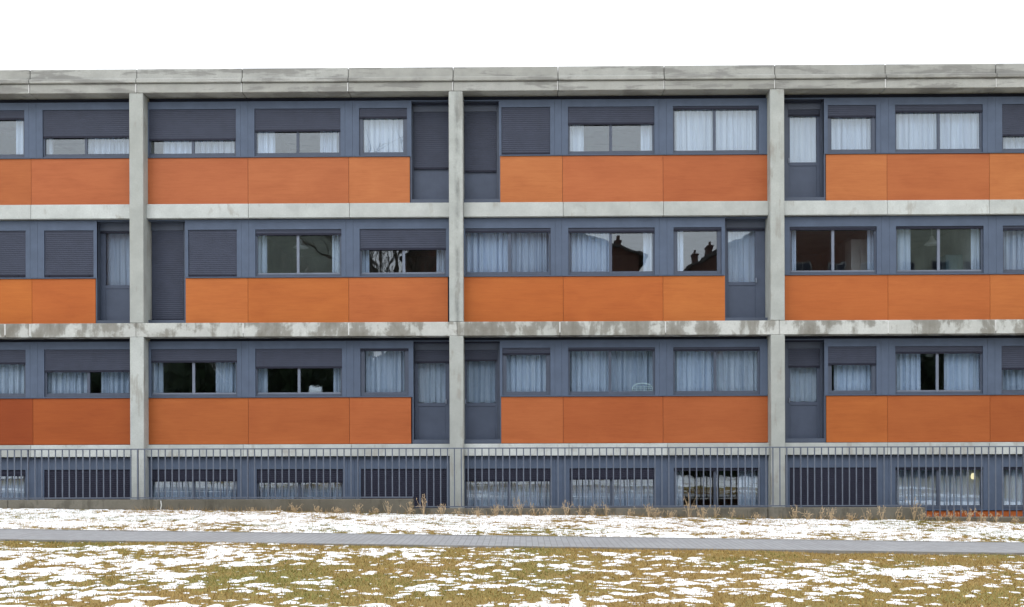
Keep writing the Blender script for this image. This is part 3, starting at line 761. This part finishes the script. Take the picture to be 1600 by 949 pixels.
m = MB(); m.box(LX0, LX1, WALL_B, .2, AREA_Z-.1, AREA_Z-.004); tag(m.build('areaway_floor', MAT['area_floor']), kind='structure')
m = MB()
for x in (LX0, LX1): m.box(x-.2 if x < 0 else x, x if x < 0 else x+.2, WALL_F, 9.5, AREA_Z, -1.45 if x < 0 else -1.8)
tag(m.build('areaway_end', MAT['retaining']), kind='structure')

# railing ------------------------------------------------------------------------
Yr = (WALL_F+WALL_B)/2
RT = UZ(800, 699.5, Yr)
rl = tag(empty('railing', (0, Yr, tops[1])), 'long blue grey steel railing of thin upright bars on the retaining wall', 'railing')
def rpart(name, m, **k):
    m.v = [(x, y-Yr, z-tops[1]) for x, y, z in m.v]; return m.build(name, MAT['steel'], rl, **k)
m = MB(); m.box(LX0, LX1, Yr-.02, Yr+.02, RT-.028, RT); rpart('handrail', m)
pit = (UX(1425, 740, Yr)-UX(44, 740, Yr))/128.0
xp0 = UX(44, 740, Yr)
bot = lambda x: tops[0] if x < edges[1]+.02 else tops[1] if x < edges[2]+.02 else tops[2]
k0 = int((LX0-xp0)/pit)+1; k1 = int((LX1-xp0)/pit)
bars = MB(); nb = 0
for k in range(k0, k1+1):
    x = xp0+k*pit; zb = bot(x)
    post = k % 16 == 0
    if post:
        m = MB(); m.box(x-.011, x+.011, Yr-.03, Yr+.03, zb, RT-.028); m.box(x-.04, x+.04, Yr-.045, Yr+.045, zb, zb+.008); rpart('post', m)
        if bars.v: rpart('bar_panel', bars); bars = MB()
    else:
        bars.box(x-.0135, x+.0135, Yr-.006, Yr+.006, zb+.004 if x > edges[2] else zb+.05, RT-.028)
if bars.v: rpart('bar_panel', bars)
for i in range(2):
    m = MB(); m.box(edges[i] if i == 0 else edges[i]+.012, edges[i+1]-.012, Yr-.018, Yr+.018, tops[i]+.024, tops[i]+.052); rpart('bottom_rail', m)

# ------------------------------------------------------------------ dry weeds along the wall foot
MAT['straw'] = plain('dry_straw', (.50, .38, .24), .85, .1, 0, .35, 14)
def weed(x, y, h, n, spread, seed):
    r = random.Random(seed); m = MB(); z0 = float(gnd(np.array([x]), np.array([y]))[0])-.01
    for _ in range(n):
        a = r.uniform(0, 6.28); d = r.uniform(0, spread*.5); hh = h*r.uniform(.45, 1.0); l = r.uniform(.05, .75)*hh
        bx_, by_ = d*math.cos(a), d*math.sin(a)*.5; tx = r.uniform(-1, 1)*l; ty = r.uniform(-.5, .15)*l
        pts = [(bx_*.12, by_*.12, 0), (bx_+tx*.35, by_+ty*.35, hh*.55), (bx_+tx, by_+ty, hh)]
        m.tube(pts, [.0045, .0035, .0025], 4)
        if r.random() < .75:                                   # seed head and a hanging leaf
            for q in range(r.randint(2, 4)):
                e = Vector(pts[2])+Vector((r.uniform(-.025, .025), r.uniform(-.02, .02), -r.uniform(-.02, .10)*1.0)); s = r.uniform(.006, .014)
                m.tube([tuple(e-Vector((0, 0, s*1.6))), tuple(e), tuple(e+Vector((r.uniform(-.01, .01), 0, s*1.8)))], [.002, s*.6, .002], 5)
        if r.random() < .5:
            e = Vector(pts[1]); q = e+Vector((r.uniform(-.12, .12), r.uniform(-.05, .05), r.uniform(-.06, .05)))
            m.tube([tuple(e), tuple((e+q)/2+Vector((0, 0, .02))), tuple(q)], [.006, .007, .002], 4)
    o = m.build('dry_weed', MAT['straw']); o.location = (x, y, z0); return o
TALL = [(662, .52, 'tall dry weed clump beside the step in the retaining wall'), (884, .46, 'tall dry weeds at the wall below the wide centre basement window'),
        (1076, .62, 'tallest dry weed stalk in front of the dark basement window'), (1428, .56, 'tall dry weeds leaning at the right step of the wall'),
        (813, .50, 'bent dry weed rising above the wall right of the middle column')]
for i, (px, h, lab) in enumerate(TALL):
    x = UX(px, 806, WALL_F-.1); tag(weed(x, WALL_F-.12, h, 9, .14, 50+i), lab, 'weed', 'tall dry weeds along the wall')
SMALL = [(398, .14), (437, .12), (462, .24), (498, .2), (528, .17), (560, .3), (586, .16), (608, .32), (640, .34), (690, .3), (718, .26), (748, .22), (775, .34), (790, .26), (835, .3),
         (857, .22), (905, .26), (925, .34), (948, .36), (985, .24), (1012, .34), (1022, .28), (1048, .22), (1096, .36), (1118, .3), (1142, .26), (1180, .2), (1242, .34), (1262, .24), (1282, .36), (1296, .32),
         (1328, .22), (1356, .32), (1378, .36), (1403, .34), (1440, .3), (1466, .3), (1490, .32), (1512, .36), (1530, .28), (1556, .26), (1585, .22)]
for i, (px, h) in enumerate(SMALL):
    x = UX(px, 808, WALL_F-.1)
    tag(weed(x, WALL_F-random.uniform(.05, .28), h, random.randint(6, 13), random.uniform(.06, .3), 100+i), 'short clump of dry tan weeds at the foot of the retaining wall', 'weed', 'short dry weeds along the wall')
tag(blades('dry_grass', 4500, (-7.5, 17, WALL_F-.5, WALL_F-.02), .05, .17, .006, ((.36, .25, .13), (.27, .18, .08), (.2, .15, .06)),
    lambda x, y: rng.random(len(x)) < np.exp((y-WALL_F)/.22), MAT['blade'], .8), 'fringe of dry grass along the foot of the retaining wall', 'dry grass', kind='stuff')

# ------------------------------------------------------------------ what the windows mirror: houses and trees across the lawn
g = N('house_brick'); bt = g.n('ShaderNodeTexBrick'); bt.inputs['Scale'].default_value = 1
bt.inputs['Brick Width'].default_value = .24; bt.inputs['Row Height'].default_value = .075; bt.inputs['Mortar Size'].default_value = .008
bt.inputs['Color1'].default_value = (.12, .052, .036, 1); bt.inputs['Color2'].default_value = (.085, .038, .028, 1); bt.inputs['Mortar'].default_value = (.08, .07, .065, 1)
gg = g.n('ShaderNodeNewGeometry'); sx = g.n('ShaderNodeSeparateXYZ'); g.l(gg.outputs['Position'], sx.inputs[0])
cb = g.n('ShaderNodeCombineXYZ'); g.l(g.math('ADD', sx.outputs[0], sx.outputs[1]), cb.inputs[0]); g.l(sx.outputs[2], cb.inputs[1]); g.l(cb.outputs[0], bt.inputs['Vector'])
MAT['brick'] = g.done(bt.outputs['Color'], .9, .2)
MAT['tiles'] = plain('roof_tiles', (.07, .065, .065), .8, .2, 0, .3, 2)
MAT['dull'] = plain('weathered_frame', (.2, .21, .22), .7, .2)
MAT['render'] = plain('grey_green_render', (.26, .29, .255), .9, .1, 0, .35, .6)
MAT['bark'] = plain('bark', (.07, .06, .05), .9, .1, 0, .3, 6)
MAT['bark_pale'] = plain('pale_bark', (.42, .42, .38), .9, .1, 0, .3, 6)
MAT['needles'] = plain('evergreen', (.025, .04, .02), .9, .1, 0, .4, 3)
YH = -46.0
def mx_(px, py): x, z = U(px, py, -YH); return x, z
def house(p0, p1, ye, papex, ya, label, wx=4, wz=2, cols='brick', chim=()):
    x0, ze = mx_(p0, ye); x1, _ = mx_(p1, ye); xa, za = mx_(papex, ya); gzb = -1.75
    y0, y1 = YH, YH-11; xc = (x0+x1)/2
    h = tag(empty('brick_house', (xc, y0-5.5, gzb)), label, 'house', 'brick houses mirrored in the windows')
    T = lambda m: [(x-xc, y-(y0-5.5), z-gzb) for x, y, z in m.v]
    m = MB(); n = [(x0, y0, gzb), (x1, y0, gzb), (x1, y0, ze), (xa, y0, za), (x0, y0, ze)]
    m.v = n+[(x, y1, z) for x, y, z in n]; m.f = [[0,1,2,3,4][::-1], [5,6,7,8,9], [0,5,6,1][::-1], [1,6,7,2][::-1], [4,9,5,0][::-1], [2,7,8,3], [3,8,9,4]]; m.m = [0]*7
    m.v = T(m); m.build('wall', MAT[cols], h)
    m = MB()
    for (xe, s) in ((x0, -1), (x1, 1)):
        dz = za-ze; dx = xe-xa; ex, ez = xe+.06*dx, ze-.06*dz
        a = [(xa, za+.05), (ex, ez+.05), (ex, ez+.25), (xa, za+.27)]
        b = len(m.v); m.v += [(x, y0+.35, z) for x, z in a]+[(x, y1-.35, z) for x, z in a]
        for q in ((0,1,2,3), (7,6,5,4), (0,4,5,1), (1,5,6,2), (2,6,7,3), (3,7,4,0)): m.f.append([b+i for i in q]); m.m.append(0)
    m.v = T(m); rf = m.build('roof', MAT['tiles'], h)
    for px in chim:
        xx, _ = mx_(px, ye); zr = za-(za-ze)*abs((xx-xa)/((x1 if xx > xa else x0)-xa))
        m = MB(); m.box(xx-.2, xx+.2, y0-2.4, y0-1.5, zr-.4, zr+.85); m.box(xx-.25, xx+.25, y0-2.47, y0-1.43, zr+.85, zr+.95)
        m.tube([(xx, y0-1.95, zr+.9), (xx, y0-1.95, zr+1.3)], .09, 8)
        m.v = T(m); m.build('chimney', MAT['brick'], rf)
    for i in range(wx):
        for j in range(wz):
            xw = x0+(x1-x0)*(i+.5)/wx; zw = gzb+1.2+2.9*j
            if zw+1.6 > ze: continue
            m = MB(); m.box(xw-.6, xw+.6, y0-.01, y0+.06, zw, zw+1.45)
            m.v = T(m); fo = m.build('window', MAT['dull'], h)
            m = MB()
            for a, b in ((-.52, -.04), (.04, .52)): m.box(xw+a, xw+b, y0+.055, y0+.064, zw+.08, zw+1.37)
            m.v = T(m); m.build('pane', MAT['void'], fo)
house(40, 362, 395, 200, 330, 'broad brick house mirrored faintly left of the tree branches', 5, 4)
house(378, 548, 372, 462, 335, 'grey green house behind the branches mirrored in the middle floor glass', 3, 4, 'render')
house(634, 1000, 402, 776, 322, 'wide gabled brick house mirrored by the middle column windows', 6, 4, chim=(968,))
house(1064, 1224, 428, 1200, 352, 'gabled brick house with chimneys mirrored in the narrow middle floor window', 3, 3, chim=(1094, 1116))
house(1228, 1388, 350, 1300, 318, 'tall dark brick house mirrored in the window by right column', 3, 5)
house(1391, 1550, 345, 1470, 312, 'grey green house mirrored in the window with the hanging lamp', 3, 5, 'render')
house(1566, 1790, 394, 1660, 320, 'brick house mirrored at the right edge of the middle floor', 4, 4)

def bare_tree(px, height, label, seed, mat, Y=-40, lean=0):
    r = random.Random(seed); x, _ = U(px, 600, -Y); z0 = -1.7
    t = tag(empty('bare_tree', (x, Y, z0)), label, 'tree', 'bare trees mirrored in the windows')
    tr_ = MB(); cr = MB()
    def grow(p, d, L, R, lev, m):
        pts = [p]; rad = [R]; n = 4
        for i in range(n):
            d = (d+Vector((r.uniform(-.22, .22), r.uniform(-.22, .22), r.uniform(-.03, .12)))).normalized()
            p = p+d*L/n; pts.append(p); rad.append(R*(1-.6*(i+1)/n))
        m.tube([tuple(q) for q in pts], rad, 6 if lev < 2 else 4)
        if lev >= 4: return
        for _ in range(r.randint(3, 5) if lev else 8):
            q = r.uniform(.35, 1); i = min(n-1, int(q*n)); bp = pts[i].lerp(pts[i+1], q*n-i)
            nd = (d+Vector((r.uniform(-1, 1), r.uniform(-1, 1), r.uniform(-.35, .7)))).normalized()
            grow(bp, nd, L*r.uniform(.45, .7), max(.02, R*.42), lev+1, cr)
    grow(Vector((0, 0, 0)), Vector((lean, 0, 1)).normalized(), height*.55, height*.022, 0, tr_)
    tr_.build('trunk', mat, t, smooth=True); cr.build('crown', mat, t, smooth=True)
bare_tree(440, 18, 'pale bare tree mirrored in the window left of the branches', 3, MAT['bark_pale'], -44)
bare_tree(500, 17, 'bare tree mirrored beside the pale one', 8, MAT['bark_pale'], -44.5)
bare_tree(598, 18, 'dark bare tree whose branches show in the half shuttered window', 5, MAT['bark'], -38, .1)
bare_tree(662, 20, 'dark bare tree mirrored next to the middle column', 12, MAT['bark'], -39)
r_ = np.random.default_rng(4)
hx0, hx1 = U(-60, 600, 42)[0], U(1700, 600, 42)[0]
t = tag(empty('added_hedge', ((hx0+hx1)/2, -42, -1.8)), 'tall dark evergreen hedge added to blacken the lower floor reflections', 'hedge')  # unseen hedge, added so the lower-floor panes reflect something dark
m = MB(); hw = (hx1-hx0)/2
for _ in range(24000):
    x = r_.uniform(-hw, hw); top = 8.2+.7*math.sin(x*.9)+.5*math.sin(x*2.3+1)+r_.normal()*.2
    z = r_.uniform(.1, top); y = (.9+.25*math.sin(x*1.7+z))*r_.choice([-1, 1])*r_.uniform(.6, 1)*(1-.5*(z/9)**3)
    p = np.array([x, y, z]); d1 = r_.normal(size=3)*.32; d2 = r_.normal(size=3)*.26
    m.quad(tuple(p-d1), tuple(p-d2), tuple(p+d1), tuple(p+d2))
m.build('foliage', MAT['needles'], t)
m = MB()
for x in np.arange(-hw+.5, hw, 1.1): m.tube([(x, 0, 0), (x+.05, 0, 4), (x, .05, 7.2)], [.12, .09, .04], 6)
m.build('trunk', MAT['bark'], t)
